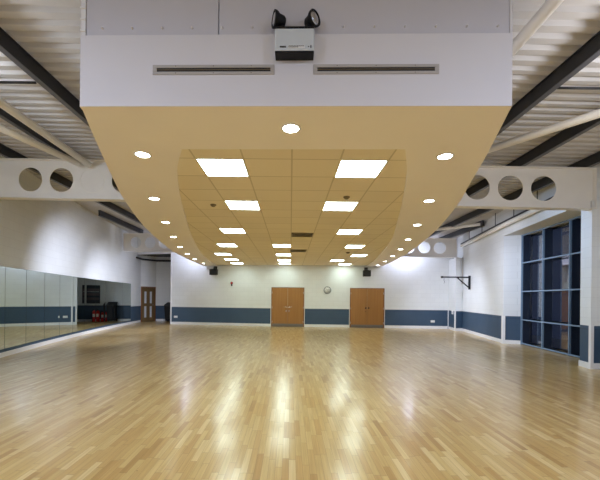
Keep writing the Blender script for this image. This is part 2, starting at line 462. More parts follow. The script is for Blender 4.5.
# door in the recess side wall
ax, ay = -8.84, 19.75; bx, by = -8.28, 20.6
ang = math.atan2(by-ay, bx-ax)
e = empty('door_3', (-8.565+0.0, 20.167, 0), ang); struct(e, 'oak door with four glazed slots in the recess side wall', 'door')
w = 0.84
mb = MB()
for s in (-1, 1): mb.box((s*(w/2+0.03)-0.03, -0.035, 0), (s*(w/2+0.03)+0.03, -0.002, 2.09))
mb.box((-w/2, -0.035, 2.04), (w/2, -0.002, 2.09))
local_build(mb, 'door_frame', M['door_frame'], e)
mb = MB()
cols = [(-w/2+0.003, -0.27), (-0.13, 0.09), (0.23, w/2-0.003)]
for a, b in cols: mb.box((a, -0.026, 0.01), (b, -0.004, 2.035))
for a, b in ((-0.27, -0.13), (0.09, 0.23)):
    for z0, z1 in ((0.01, 0.25), (0.92, 1.10), (1.80, 2.035)): mb.box((a, -0.026, z0), (b, -0.004, z1))
leaf = local_build(mb, 'door_leaf', M['reced'], e)
for a, b in ((-0.27, -0.13), (0.09, 0.23)):
    for z0, z1 in ((0.25, 0.92), (1.10, 1.80)):
        local_build(MB().box((a, -0.017, z0), (b, -0.011, z1)), 'vision_panel', plain('pale_vision_glass', (0.55, 0.58, 0.62), 0.15), leaf)
mb = MB().tube([(0.33, -0.027, 1.0), (0.33, -0.07, 1.0), (0.22, -0.075, 1.0)], 0.011, 10)
local_build(mb, 'door_handle', M['chrome'], leaf)

# things standing in the recess, seen in the far mirrors
e = empty('notice_cabinet', (-6.66, 20.595, 1.06)); tag(e, 'dark glazed notice cabinet on the recess wall, seen in the far mirrors', 'notice board')
local_build(MB().bbox((-0.25, -0.05, 0), (0.25, -0.002, 1.08), 0.006), 'cabinet_body', M['navy'], e)
mb = MB()
for z in (0.2, 0.46, 0.72): mb.box((-0.21, -0.056, z), (0.21, -0.051, z+0.16))
local_build(mb, 'notice', plain('dull_printed_sheet', (0.10, 0.07, 0.08), 0.5), e)
local_build(MB().box((-0.21, -0.062, 0.68), (0.21, -0.057, 0.70)), 'shelf_edge', M['alu'], e)
def extinguisher(x, y, h, r, label):
    e = empty('fire_extinguisher', (x, y, 0)); tag(e, label, 'fire extinguisher', 'fire extinguishers in the recess')
    local_build(MB().lathe([(0, 0), (r*0.95, 0.0), (r, 0.02), (r, h*0.78), (r*0.85, h*0.85), (r*0.35, h*0.9), (r*0.3, h*0.92), (0, h*0.92)], seg=20), 'cylinder', M['red'], e)
    local_build(MB().box((-r*0.6, -r-0.004, h*0.4), (r*0.6, -r+0.012, h*0.65)), 'label_plate', M['label'], e)
    local_build(MB().tube([(0, 0, h*0.9), (0, 0, h*0.96), (0.05, -0.05, h)], 0.02, 8), 'valve', M['black'], e)
    local_build(MB().tube([(0.03, 0, h*0.93), (r+0.03, 0, h*0.85), (r+0.035, 0, h*0.5), (r+0.03, -0.02, h*0.25)], 0.011, 8), 'hose', M['rubber'], e)
extinguisher(-6.86, 20.3, 0.72, 0.095, 'tall red fire extinguisher seen in the mirror under the notice cabinet')
extinguisher(-7.10, 20.36, 0.62, 0.085, 'shorter red fire extinguisher seen in the mirror beside the black bin')
e = empty('wheeled_bin', (-7.37, 20.28, 0)); tag(e, 'black wheeled bin standing in the recess, repeated in the far mirrors', 'bin')
mb = MB()
lo = [mb._v(p) for p in ((-0.13, -0.2, 0.06), (0.13, -0.2, 0.06), (0.13, 0.2, 0.06), (-0.13, 0.2, 0.06))]
hi = [mb._v(p) for p in ((-0.17, -0.27, 0.95), (0.17, -0.27, 0.95), (0.17, 0.27, 1.10), (-0.17, 0.27, 1.10))]
mb._f(lo[::-1]); mb._f(hi)
for k in range(4): mb._f([lo[k], lo[(k+1) % 4], hi[(k+1) % 4], hi[k]])
local_build(mb, 'bin_body', M['black'], e)
mb = MB()
q = [(-0.18, -0.29, 0.965), (0.18, -0.29, 0.965), (0.18, 0.29, 1.125), (-0.18, 0.29, 1.125)]
lo = [mb._v(p) for p in q]; hi = [mb._v((p[0], p[1], p[2]+0.04)) for p in q]
mb._f(lo[::-1]); mb._f(hi)
for k in range(4): mb._f([lo[k], lo[(k+1) % 4], hi[(k+1) % 4], hi[k]])
local_build(mb, 'bin_lid', M['rubber'], e)
for s in (-1, 1):
    local_build(MB().lathe([(0, -0.02), (0.1, -0.02), (0.1, 0.02), (0, 0.02)], (s*0.155, 0.2, 0.1), 'X', 18), 'wheel', M['rubber'], e)

# ------------------------------------------------------------------ right wall
SL = (7.39-6.72)/(11.63-7.77)
def lint(y): return 6.72 + SL*(y-7.77)
o = MB().prism([(7.10, -5), (7.10, 7.55), (7.45, 7.55), (7.45, -5)], 0, 4.74).build('wall_right', M['wall_side'])
struct(o, 'white right wall beside the viewpoint', 'wall')
FAR_R = [(7.39, 11.63), (8.27, 16.1), (8.49, 17.25)]
mb = MB().prism([(7.39, 11.63), (8.27, 16.1), (8.49, 17.25), (8.85, 17.25), (8.62, 16.1), (8.25, 11.42), (8.15, 11.42), (7.857, 11.44)], 0, 4.72)
struct(mb.build('wall_right_far', M['wall_side']), 'white far right wall with blue lower band beyond the window', 'wall')
o = MB().prism(offset_band(FAR_R[:2], 0.0005, 0.018), 0, 0.125).build('baseboard_right', M['skirt'])
struct(o, 'white skirting along the far right wall', 'skirting board')
o = MB().prism([(7.40, 11.615), (7.40, 11.597), (7.85, 11.422), (7.857, 11.438)], 0, 0.125).build('baseboard_reveal', M['skirt'])
struct(o, 'white skirting in the window reveal', 'skirting board')
o = MB().prism([(7.376, 11.62), (7.392, 11.70), (7.374, 11.704), (7.358, 11.60), (7.43, 11.575), (7.437, 11.598)], 0, 0.96).build('trim_2', M['skirt'])
struct(o, 'white corner bead on the lower wall at the window reveal', 'trim')
# lintel over the window
o = MB().prism([(lint(7.5), 7.5), (7.39, 11.63), (8.25, 11.42), (7.80, 7.5)], 3.73, 4.73).build('wall_right_lintel', M['wall_side'])
struct(o, 'white wall above the right-hand window', 'wall')
# pier near the viewer
o = MB().prism([(6.635, 7.39), (7.9, 7.39), (7.9, 7.77), (6.72, 7.77)], 0, 3.72).build('wall_pier', M['wall_side'])
struct(o, 'white pier with blue base between window and picture edge', 'wall')
o = MB().prism([(6.69, 7.56), (7.9, 7.56), (7.9, 7.78), (6.72, 7.78)], 3.721, 4.73).build('wall_pier_upper', M['wall_side'])
struct(o, 'upper wall set back above the near pier', 'wall')
o = MB().prism([(6.634, 7.388), (6.72, 7.775), (6.702, 7.779), (6.612, 7.372), (7.09, 7.372), (7.09, 7.388)], 0, 0.13).build('baseboard_pier', M['skirt'])
struct(o, 'white skirting around the foot of the near pier', 'skirting board')
o = MB().prism([(6.633, 7.388), (6.645, 7.442), (6.633, 7.445), (6.621, 7.377), (6.69, 7.377), (6.69, 7.388)], 0.131, 0.96).build('trim_3', M['skirt'])
struct(o, 'white corner bead on the near pier', 'trim')
# pilaster at the far right corner
o = MB().prism([(7.90, 16.03), (8.262, 16.10), (8.46, 17.22), (8.116, 17.20)], 0, 3.52).build('wall_pilaster', M['wall_side'])
struct(o, 'white pilaster in the far right corner under the beam', 'wall')
o = MB().prism([(7.90, 16.025), (8.115, 17.17), (8.098, 17.173), (7.876, 16.005), (8.24, 16.075), (8.24, 16.092)], 0, 0.13).build('baseboard_pilaster', M['skirt'])
struct(o, 'white skirting around the far corner pilaster', 'skirting board')
for k, (x, y) in enumerate(((7.885, 16.02), (8.105, 17.16))):
    o = MB(frame_xy(x, y, 0, 0.2)).box((-0.025, -0.012, 0.131), (0.03, 0.03, 0.97)).build('trim_%d' % (4+k), M['skirt'])
    struct(o, ('white bead on the near corner of the far pilaster', 'white bead where the far pilaster meets the back wall')[k], 'trim')

# ------------------------------------------------------------------ window in the right wall
wx0, wy0, wx1, wy1 = 7.857, 11.440, 7.395, 7.80
WL_ = math.hypot(wx1-wx0, wy1-wy0); wa = math.atan2(wy1-wy0, wx1-wx0)      # local x runs from the far end towards the viewer; +y = outwards
win = empty('window_1', (wx0, wy0, 0), wa); struct(win, 'tall dark gridded window recessed in the right wall', 'window')
vt = [0.025, 1.18, 2.36, 3.53]; hz = [0.04, 0.84, 1.80, 2.765, 3.70]
outw = 1.0    # sign of the outward direction in local y
mb = MB()
for t in vt: mb.box((t-0.015, 0.0, 0.0), (t+0.015, outw*0.05, 3.725))
for z in hz:
    for a, b in zip(vt[:-1], vt[1:]): mb.box((a+0.015, 0.004, z-0.018), (b-0.015, outw*0.05, z+0.018))
local_build(mb, 'window_frame', M['frameblue'], win)
for t in vt:
    local_build(MB().box((t-0.02, 0.051, 0.0), (t+0.035, 0.27, 3.725)), 'mullion_fin', M['navy'], win)
for a, b in zip(vt[:-1], vt[1:]):
    for z0, z1 in zip(hz[:-1], hz[1:]):
        local_build(MB().box((a+0.036, 0.272, z0-0.02), (b-0.021, 0.284, z1+0.02)), 'glass_pane', M['glass'], win)
mb = MB()
for z in hz: mb.box((0.0, 0.286, z-0.04), (3.6, 0.34, z+0.04))
local_build(mb, 'outer_rail', M['navy'], win)
o = MB(frame_xy(wx0, wy0, 0, wa)).box((-0.3, 0.2, -0.1), (4.2, 0.6, -0.001)).build('trim_6', M['navy'])
struct(o, 'dark sill strip under the right window', 'trim')

# ------------------------------------------------------------------ suspended bulkhead: soffit, tiled field, fascia
OL = spline([(-1.862, 2.951), (-2.11, 3.60), (-2.555, 4.81), (-2.950, 5.99), (-3.60, 8.40), (-4.27, 11.9), (-4.53, 14.5), (-4.68, 17.99)])
OR = spline([(1.885, 2.876), (2.24, 3.85), (2.56, 4.81), (2.95, 5.99), (3.57, 8.42), (4.19, 11.8), (4.50, 14.5), (4.71, 17.30)])
OL[0] = (-1.878, 2.958); OR[0] = (1.890, 2.883)
IL = spline([(-1.245, 3.79), (-1.515, 4.43), (-1.86, 5.58), (-2.21, 6.97), (-2.87, 9.81), (-3.61, 13.84), (-3.95, 17.92)])
IR = spline([(1.262, 3.735), (1.545, 4.50), (1.86, 5.58), (2.23, 6.97), (2.94, 9.95), (3.66, 14.6), (3.93, 17.32)])
o = MB().prism(OL + IL[::-1] + IR + OR[::-1], 3.17, 3.219).build('ceiling_soffit', M['soffit'])
struct(o, 'cream curved soffit band around the tiled ceiling', 'ceiling')
IL2 = [(x-0.06, y) for x, y in IL]; IR2 = [(x+0.06, y) for x, y in IR]
IL2[0] = (IL2[0][0], IL2[0][1]-0.05); IR2[0] = (IR2[0][0], IR2[0][1]-0.05)
o = MB().prism(IL2 + IR2[::-1], 3.22, 3.25).build('ceiling', M['tile'])
struct(o, 'leaf-shaped field of beige square ceiling tiles', 'ceiling')
mb = MB().use(M['fascia'])
FX0, FY0, FX1, FY1 = -1.872, 2.951, 1.884, 2.876
mb.prism([(FX0, FY0), (FX1, FY1), (FX1+0.01, FY1+0.05), (FX0-0.01, FY0+0.05)], 3.2195, 3.795)
mb.prism([(FX0, FY0), (FX1, FY1), (FX1, FY1+0.005), (FX0, FY0+0.005)], 3.169, 3.2195)
for C, s in ((OL, 1), (OR, -1)):
    mb.prism([(x, y+0.001) for x, y in C] + [(x+s*0.05, y+0.03) for x, y in C[::-1]], 3.2195, 4.44)
struct(mb.build('wall_bulkhead'), 'white boxed bulkhead front and sides carrying the curved soffit', 'wall')
fa = math.atan2(FY1-FY0, FX1-FX0); FM = frame_xy((FX0+FX1)/2, (FY0+FY1)/2, 0, fa); HW = math.hypot(FX1-FX0, FY1-FY0)/2
mb = MB(FM).use(M['sheet'])
for a, b in ((-HW+0.045, -0.665), (-0.655, HW-0.02)): mb.bbox((a, 0.010, 3.80), (b, 0.030, 4.42), 0.003)
mb.use(M['skirt'])
mb.box((-HW+0.005, 0.004, 3.80), (-HW+0.04, 0.032, 4.42)); mb.box((HW-0.018, 0.004, 3.80), (HW-0.006, 0.032, 4.42))
for z in (3.83, 3.93, 4.03, 4.13): mb.box((-HW-0.002, -0.008, z), (-HW+0.046, 0.004, z+0.014))
mb.use(M['fascia'])
for k in range(14):
    x = -HW + 0.19 + 0.265*k
    mb.lathe([(0, -0.012), (0.006, -0.010), (0.009, 0.0), (0.009, 0.012)], (x, 0, 3.86), Matrix.Rotation(-math.pi/2, 4, 'X'), 8)
struct(mb.build('trim_7'), 'grey screwed sheet panels above the bulkhead front', 'panel')

# two long slot grilles on the bulkhead front
def slot_grille(x0, x1, label):
    e = empty('slot_grille', tuple(FM @ Vector(((x0+x1)/2, 0, 3.485))), fa); tag(e, label, 'air vent', 'slot grilles on the bulkhead front')
    w = (x1-x0)/2; h = 0.042
    mb = MB()
    mb.bbox((-w, -0.008, 0.017), (w, 0.0, h), 0.002); mb.bbox((-w, -0.008, -h), (w, 0.0, -0.017), 0.002)
    mb.bbox((-w, -0.008, -0.017), (-w+0.035, 0.0, 0.017), 0.002); mb.bbox((w-0.035, -0.008, -0.017), (w, 0.0, 0.017), 0.002)
    local_build(mb, 'grille_frame', M['slotgrey'], e)
    local_build(MB().box((-w+0.035, -0.002, -0.017), (w-0.035, -0.0003, 0.017)), 'slot', M['ink'], e)
    mb = MB()
    mb.box((-w+0.035, -0.007, -0.002), (w-0.035, -0.002, 0.002))
    local_build(mb, 'blade', M['bronze'], e)
    mb = MB()
    mb.bm.free()
    for x in (-w*0.62, 0.0, w*0.62):
        for z in (-0.03, 0.03): local_build(MB().lathe([(0, 0.0075), (0.004, 0.0075), (0.004, 0.011), (0, 0.011)], (x, 0, z), 'Y', 8), 'screw', M['kick'], e)
slot_grille(-1.232, -0.165, 'long grey slot grille on the bulkhead, left of the emergency lamp')
slot_grille(0.172, 1.254, 'long grey slot grille on the bulkhead, right of the emergency lamp')

# twin-head emergency lamp
em = empty('emergency_light', tuple(FM @ Vector((0.008, 0, 3.545))), fa); tag(em, 'twin-head emergency light on the front of the bulkhead', 'emergency light')
bw = 0.166
local_build(MB().bbox((-bw, -0.10, 0.033), (bw, -0.001, 0.222), 0.008), 'lamp_housing', M['grey'], em)
local_build(MB().bbox((-bw+0.002, -0.099, 0.018), (bw-0.002, -0.001, 0.0325), 0.003), 'battery_base', M['black'], em)
local_build(MB().bbox((-bw+0.004, -0.102, 0.223), (bw-0.004, -0.002, 0.238), 0.004), 'top_cover', M['black'], em)
lab = local_build(MB().box((-0.055, -0.1025, 0.055), (0.088, -0.1002, 0.077)), 'sticker', M['label'], em)
mb = MB(); random.seed(3)
for row, z in enumerate((0.068, 0.059)):
    x = -0.050
    while x < 0.078 - row*0.05:
        w = random.uniform(0.003, 0.009); mb.box((x, -0.1034, z), (x+w, -0.1027, z+0.0055)); x += w + 0.002
mb2 = MB()
x = -0.122
for w in (0.011, 0.008, 0.008, 0.009, 0.007, 0.008):
    mb2.box((x, -0.1034, 0.059), (x+w*0.8, -0.1003, 0.071)); x += w
local_build(mb, 'print', M['ink'], lab)
local_build(mb2, 'maker_mark', M['ink'], em)
mb = MB(); mb.box((0.134, -0.1034, 0.054), (0.142, -0.1003, 0.077)); mb.lathe([(0, 0.1003), (0.004, 0.1003), (0.004, 0.104), (0, 0.104)], (0.118, 0, 0.065), 'Y', 10)
local_build(mb, 'indicator', M['ink'], em)
for s, yaw in ((-1, math.radians(70)), (1, math.radians(46))):
    hx = s*0.154; hz_ = 0.322
    R = Matrix.Translation((hx, -0.065, hz_)) @ Matrix.Rotation(s*yaw, 4, 'Z') @ Matrix.Rotation(math.pi/2, 4, 'X')
    Rm = R
    mb = MB()
    mb.lathe([(0, -0.075), (0.03, -0.075), (0.042, -0.06), (0.048, -0.02), (0.062, 0.0), (0.066, 0.012), (0.066, 0.028), (0.057, 0.028), (0.057, 0.022)], (0, 0, 0), Rm, 24)
    hd = local_build(mb, 'lamp_head', M['black'], em)
    local_build(MB().lathe([(0, 0.030), (0.035, 0.028), (0.056, 0.022), (0.056, 0.018), (0, 0.010)], (0, 0, 0), Rm, 24), 'lens', M['lens'], hd)
    mb = MB(); nx = s*0.112
    mb.tube([(nx, -0.055, 0.240), (nx, -0.055, 0.275), (hx-s*0.014, -0.05, 0.295)], 0.016, 10)
    mb.lathe([(0, 0), (0.026, 0), (0.022, 0.016), (0, 0.018)], (nx, -0.055, 0.2385), 'Z', 14)
    local_build(mb, 'swivel_neck', M['black'], em)

# ------------------------------------------------------------------ ceiling light panels (600 x 600 lay-in units)
def make_light_panel():
    e = empty('ceiling_light', (0, 0, 3.22))
    mb = MB(); h = 0.297; i = 0.283
    mb.box((-h, -h, -0.006), (h, -i, -0.0005)); mb.box((-h, i, -0.006), (h, h, -0.0005))
    mb.box((-h, -i, -0.006), (-i, i, -0.0005)); mb.box((i, -i, -0.006), (h, i, -0.0005))
    local_build(mb, 'light_frame', M['white'], e)
    local_build(MB().box((-i, -i, -0.005), (i, i, -0.001)), 'diffuser', M['panel_light'], e)
    return e
NTH = ['nearest', 'second from the front', 'third from the front', 'fourth from the front', 'fifth from the front', 'sixth from the front', 'farthest']
YS = [4.45, 6.25, 8.65, 11.05, 13.35, 15.25, 16.8]
XL = [-0.9, -0.9, -1.5, -2.1, -2.7, -2.7, -2.7]
XR = [0.9, 0.9, 1.5, 2.1, 2.7, 2.1, 2.7]
proto = make_light_panel(); first = True
spots = [(x, y, 'lit square ceiling panel, %s in the left-hand run' % NTH[i]) for i, (x, y) in enumerate(zip(XL, YS))]
spots += [(x, y, 'lit square ceiling panel, %s in the right-hand run' % NTH[i]) for i, (x, y) in enumerate(zip(XR, YS))]
spots += [(-0.3, y, 'lit square ceiling panel near the ceiling centre, ' + t) for y, t in zip(YS[3:], ('first of four from the front', 'second of four from the front', 'third of four from the front', 'closest to the back wall'))]
for x, y, lab in spots:
    o = proto if first else copy_tree(proto, I4); first = False
    o.location = (x, y, 3.22); tag(o, lab, 'ceiling light', 'square light panels in the tiled ceiling')

# downlights in the soffit band
def make_downlight():
    e = empty('downlight', (0, 0, 3.17))
    local_build(MB().lathe([(0.082, -0.0005), (0.097, -0.0005), (0.095, -0.007), (0.084, -0.011), (0.078, -0.009)], seg=28), 'trim_ring', M['white'], e)
    local_build(MB().lathe([(0, -0.010), (0.05, -0.0095), (0.078, -0.007), (0.078, -0.001), (0, -0.001)], seg=28), 'lamp_lens', M['spot_light'], e)
    return e
DL = [(-1.752, 3.934), (-2.33, 5.689), (-2.805, 7.484), (-3.272, 9.305), (-3.693, 11.146), (-4.0, 12.931), (-4.22, 14.71), (-4.31, 16.5)]
DR = [(1.781, 3.898), (2.327, 5.669), (2.823, 7.503), (3.26, 9.343), (3.66, 11.2), (3.95, 13.0), (4.18, 14.86), (4.297, 16.516)]
N8 = ['first from the front', 'second from the front', 'third from the front', 'fourth from the front', 'fifth from the front', 'sixth from the front', 'seventh from the front', 'last before the back wall']
spots = [(-0.012, 3.291, 'lone round downlight in the soffit, below the emergency light')]
spots += [(x, y, 'round downlight in the left soffit curve, ' + N8[i]) for i, (x, y) in enumerate(DL)]
spots += [(x, y, 'round downlight in the right soffit curve, ' + N8[i]) for i, (x, y) in enumerate(DR)]
proto = make_downlight(); first = True
for x, y, lab in spots:
    o = proto if first else copy_tree(proto, I4); first = False
    o.location = (x, y, 3.17); tag(o, lab, 'downlight', 'round downlights in the cream soffit')

# ceiling grilles and detectors
for k, (x, y, d) in enumerate(((0.3, 9.1, 0.28), (0.27, 12.15, 0.28))):
    e = empty('ceiling_vent', (x, y, 3.22)); tag(e, 'brown louvred ceiling grille, ' + ('the nearer one', 'the farther one')[k], 'air vent', 'louvred grilles in the tiled ceiling')
    mb = MB()
    mb.box((-0.29, -d, -0.010), (0.29, -d+0.03, -0.0005)); mb.box((-0.29, d-0.03, -0.010), (0.29, d, -0.0005))
    mb.box((-0.29, -d+0.03, -0.010), (-0.26, d-0.03, -0.0005)); mb.box((0.26, -d+0.03, -0.010), (0.29, d-0.03, -0.0005))
    local_build(mb, 'grille_frame', M['bronze'], e)
    mb = MB()
    for i in range(9):
        y0 = -d + 0.04 + i*0.056
        vs = [mb._v(p) for p in ((-0.26, y0, -0.010), (0.26, y0, -0.010), (0.26, y0+0.042, -0.002), (-0.26, y0+0.042, -0.002))]
        v2 = [mb._v(p) for p in ((-0.26, y0, -0.007), (0.26, y0, -0.007), (0.26, y0+0.042, -0.0006), (-0.26, y0+0.042, -0.0006))]
        mb._f(vs); mb._f(v2[::-1])
        for q in range(4): mb._f([vs[q], vs[(q+1) % 4], v2[(q+1) % 4], v2[q]])
    local_build(mb, 'louvre', M['bronze'], e)
for x, y, r, mt, lab in ((-1.45, 6.22, 0.055, 'bronze', 'small brown ceiling detector left of the second light panel'), (0.93, 5.66, 0.055, 'bronze', 'small brown ceiling detector in front of the second right-hand light panel'), (2.12, 12.45, 0.08, 'black', 'small dark dome on the ceiling by the fifth right-hand light panel')):
    e = empty('detector', (x, y, 3.22)); tag(e, lab, 'detector')
    local_build(MB().lathe([(0, -0.0005), (r, -0.0005), (r, -0.012), (r*0.9, -0.018), (0, -0.018)], seg=20), 'detector_base', M['bronze'], e)
    local_build(MB().lathe([(r*0.8, -0.0185), (r*0.7, -0.03), (r*0.4, -0.042), (0, -0.046)], seg=20), 'dome', M[mt], e)

# ------------------------------------------------------------------ fittings on the back wall
def on_back(x, z):
    y, a = back_at(x); return (x, y, z), a
loc, a = on_back(1.92, 1.93)
e = empty('wall_clock', loc, a); tag(e, 'round grey-rimmed clock on the back wall between the double doors', 'clock')
local_build(MB().lathe([(0, 0.001), (0.19, 0.001), (0.195, 0.02), (0.19, 0.045), (0.165, 0.048), (0.16, 0.035)], (0, 0, 0), 'Y', 36), 'clock_rim', plain('grey_clock_rim', (0.22, 0.23, 0.25), 0.35, metal=0.3), e)
face = local_build(MB().lathe([(0, 0.030), (0.163, 0.030), (0.163, 0.034), (0, 0.034)], (0, 0, 0), 'Y', 36), 'clock_face', M['label'], e)
mb = MB()
for k in range(12):
    an = k*math.pi/6; c = Vector((math.sin(an), 0, math.cos(an)))
    m2 = Matrix.Translation((c.x*0.135, -0.0365, c.z*0.135)) @ Matrix.Rotation(an, 4, 'Y')
    local_build(MB(m2).box((-0.006, -0.001, -0.016), (0.006, 0.001, 0.016)), 'hour_mark', M['ink'], face)
mb.bm.free()
for nm, an, L_, w in (('hour_hand', 0.9, 0.08, 0.007), ('minute_hand', -0.75, 0.12, 0.005)):
    mb = MB(Matrix.Rotation(an, 4, 'Y')); mb.box((-w, -0.041 - w*0.3, -0.02), (w, -0.038 - w*0.3, L_)); local_build(mb, nm, M['ink'], e)

for x, z, lab in ((-4.05, 2.86, 'black loudspeaker high on the back wall, left of the doors'), (3.90, 2.82, 'black loudspeaker high on the back wall above the right double door')):
    (lx, ly, lz), a = on_back(x, z)
    e = empty('loudspeaker', (lx, ly, lz), a); tag(e, lab, 'speaker', 'loudspeakers on the back wall')
    cab = local_build(MB().bbox((-0.185, -0.42, -0.18), (0.185, -0.14, 0.13), 0.012), 'speaker_cabinet', M['black'], e)
    local_build(MB().bbox((-0.172, -0.432, -0.167), (0.172, -0.421, 0.117), 0.003), 'speaker_grille', M['rubber'], cab)
    mb = MB(); mb.tube([(0, -0.02, 0.21), (0, -0.24, 0.21), (0, -0.26, 0.14)], 0.022, 10); mb.box((-0.09, -0.022, 0.13), (0.09, -0.0005, 0.30))
    mb.box((-0.10, -0.30, 0.131), (0.10, -0.20, 0.145))
    local_build(mb, 'wall_bracket', M['dark'], e)
(lx, ly, lz), a = on_back(-3.14, 2.27)
e = empty('alarm_beacon', (lx, ly, lz), a); tag(e, 'small red and black alarm beacon on the back wall under the left speaker', 'alarm')
local_build(MB().lathe([(0, 0.0005), (0.065, 0.0005), (0.065, 0.05), (0, 0.055)], (0, 0, 0), 'Y', 20), 'beacon_base', M['black'], e)
local_build(MB().lathe([(0.055, 0.056), (0.05, 0.085), (0.03, 0.10), (0, 0.105)], (0.0, 0, 0.0), 'Y', 20), 'beacon_lens', M['red'], e)
local_build(MB().bbox((-0.035, -0.05, -0.16), (0.035, -0.0005, -0.066), 0.006), 'sounder', M['black'], e)
for x, z, lab in ((-6.28, 0.41, 'white double socket low on the back wall by the left recess'), (7.32, 0.37, 'white double socket low on the back wall at the right end')):
    (lx, ly, lz), a = on_back(x, z)
    e = empty('wall_socket', (lx, ly, lz), a); tag(e, lab, 'socket', 'sockets on the back wall')
    local_build(MB().bbox((-0.10, -0.03, -0.055), (0.10, -0.0005, 0.055), 0.006), 'socket_plate', M['white'], e)
    for s in (-1, 1):
        mb = MB()
        for q in ((0, 0.012), (-0.013, -0.012), (0.013, -0.012)): mb.box((s*0.048+q[0]-0.004, -0.0312, q[1]-0.006), (s*0.048+q[0]+0.004, -0.0303, q[1]+0.006))
        local_build(mb, 'outlet_slot', M['ink'], e)
# switch plate on the pilaster
e = empty('switch_plate', (7.985, 16.48, 0.88), math.atan2(1.17, 0.216)); tag(e, 'white switch plate on the far corner pilaster above the blue band edge', 'switch')
local_build(MB().bbox((-0.14, 0.0005, -0.10), (0.14, 0.018, 0.10), 0.006), 'plate', M['white'], e)
local_build(MB().box((-0.05, 0.0185, -0.03), (0.05, 0.026, 0.03)), 'rocker', M['grey'], e)

# punch-bag style wall bracket on the far right wall
e = empty('wall_bracket_arm', (8.045, 15.0, 2.02)); tag(e, 'black triangular wall bracket with hanging hook on the far right wall', 'bracket')
mb = MB(); mb.bbox((-0.075, -0.04, -0.06), (-0.01, 0.04, 0.56), 0.004); local_build(mb, 'wall_post', M['black'], e)
mb = MB(); mb.bbox((-1.30, -0.03, 0.455), (-0.075, 0.03, 0.515), 0.004); mb.box((-1.31, -0.03, 0.44), (-1.24, 0.03, 0.53)); local_build(mb, 'arm', M['black'], e)
local_build(MB().tube([(-0.06, 0, 0.02), (-0.58, 0, 0.46)], 0.026, 10), 'diagonal_strut', M['black'], e)
local_build(MB().tube([(-1.18, 0, 0.455), (-1.18, 0, 0.33), (-1.165, 0, 0.28), (-1.14, 0, 0.25), (-1.165, 0, 0.21), (-1.19, 0, 0.22)], 0.010, 8), 'hook', M['dark_flange'], e)
mb = MB().tube([(8.21, 16.02, 3.55), (8.21, 16.02, 2.35)], 0.022, 8).tube([(8.21, 16.02, 2.35), (8.21, 16.02, 2.25)], 0.035, 8)
tag(mb.build('drop_conduit', M['slotgrey']), 'thin grey conduit dropping down the far corner pilaster', 'conduit')

# long pipe along the top of the right wall
e = empty('wall_pipe', (7.4, 11.5, 4.05)); tag(e, 'long pale pipe with dark top tray along the top of the right wall', 'pipe')
PP = [(lint(7.85)-0.13, 7.85), (7.39-0.13, 11.63), (8.22-0.12, 15.9)]
local_pts = [(x-7.4, y-11.5, 0) for x, y in PP]
local_build(MB().tube(local_pts, 0.075, 14), 'pipe_run', M['tube'], e)
mb = MB(); mb.prism(offset_band([(x-7.4, y-11.5) for x, y in PP], -0.07, 0.05), 0.078, 0.115); local_build(mb, 'cable_tray', M['dark'], e)
for t in (0.1, 0.4, 0.75):
    for a, b in zip(PP[:-1], PP[1:]):
        x = a[0] + (b[0]-a[0])*t; y = a[1] + (b[1]-a[1])*t
        local_build(MB().tube([(x-7.4, y-11.5, 0.115), (x-7.4, y-11.5, deck_under(x)-4.06)], 0.012, 8), 'hanger_rod', M['dark'], e)

# ------------------------------------------------------------------ roof: profiled deck, purlins, cellular beams, bracing
mb = MB()
y = -5.2; P = 0.19; prof = []
while y < 23:
    prof += [(y, 0.0), (y+P*0.42, 0.0), (y+P*0.55, 0.05), (y+P*0.87, 0.05)]; y += P
va = [[mb._v((x, yy, deck_under(x)+z)) for yy, z in prof] for x in (-10.2, 0.0, 10.2)]
for i in range(len(prof)-1):
    for k in range(2): mb._f([va[k][i], va[k+1][i], va[k+1][i+1], va[k][i+1]])
ro = mb.build('roof', M['deck'], fix=False)
so = ro.modifiers.new('thickness', 'SOLIDIFY'); so.thickness = 0.012; so.offset = 1
struct(ro, 'profiled metal roof deck of the open side bays', 'roof')

def purlin(x, y0, y1, label):
    zb, zt = beam_top(x) + 0.001, deck_under(x) - 0.002
    e = empty('roof_purlin', (x, (y0+y1)/2, zb)); tag(e, label, 'roof beam', 'dark purlins under the roof deck')
    h = zt - zb; a, b = y0-(y0+y1)/2, y1-(y0+y1)/2
    mb = MB(); mb.box((-0.030, a, 0.012), (0.030, b, h-0.012)); mb.box((-0.05, a, h-0.012), (0.05, b, h)); local_build(mb, 'web', M['dark'], e)
    mb = MB(); mb.box((-0.042, a, 0), (0.042, b, 0.0115)); local_build(mb, 'bottom_flange', M['dark_flange'], e)
for s, nm in ((-1, 'left'), (1, 'right')):
    purlin(s*3.68, -4.9, 17.1, 'dark roof purlin in the %s bay, closest to the bulkhead' % nm)
    purlin(s*5.10, -4.9, 17.1, 'dark roof purlin in the %s bay, second out from the bulkhead' % nm)
    purlin(s*6.52, 6.2, 17.1, 'dark roof purlin in the %s bay, third out from the bulkhead' % nm)
    purlin(s*7.57, 13.2, 17.1, 'short dark roof purlin in the %s bay, ending near the outer wall' % nm)
for s, nm in ((-1, 'left'), (1, 'right')):
    tag(MB().tube([(s*3.72, 4.85, 4.58), (s*5.06, 4.85, 4.58)], 0.018, 8).build('sag_rod', M['dark']), 'thin black rod between the two inner purlins of the %s bay' % nm, 'rod')

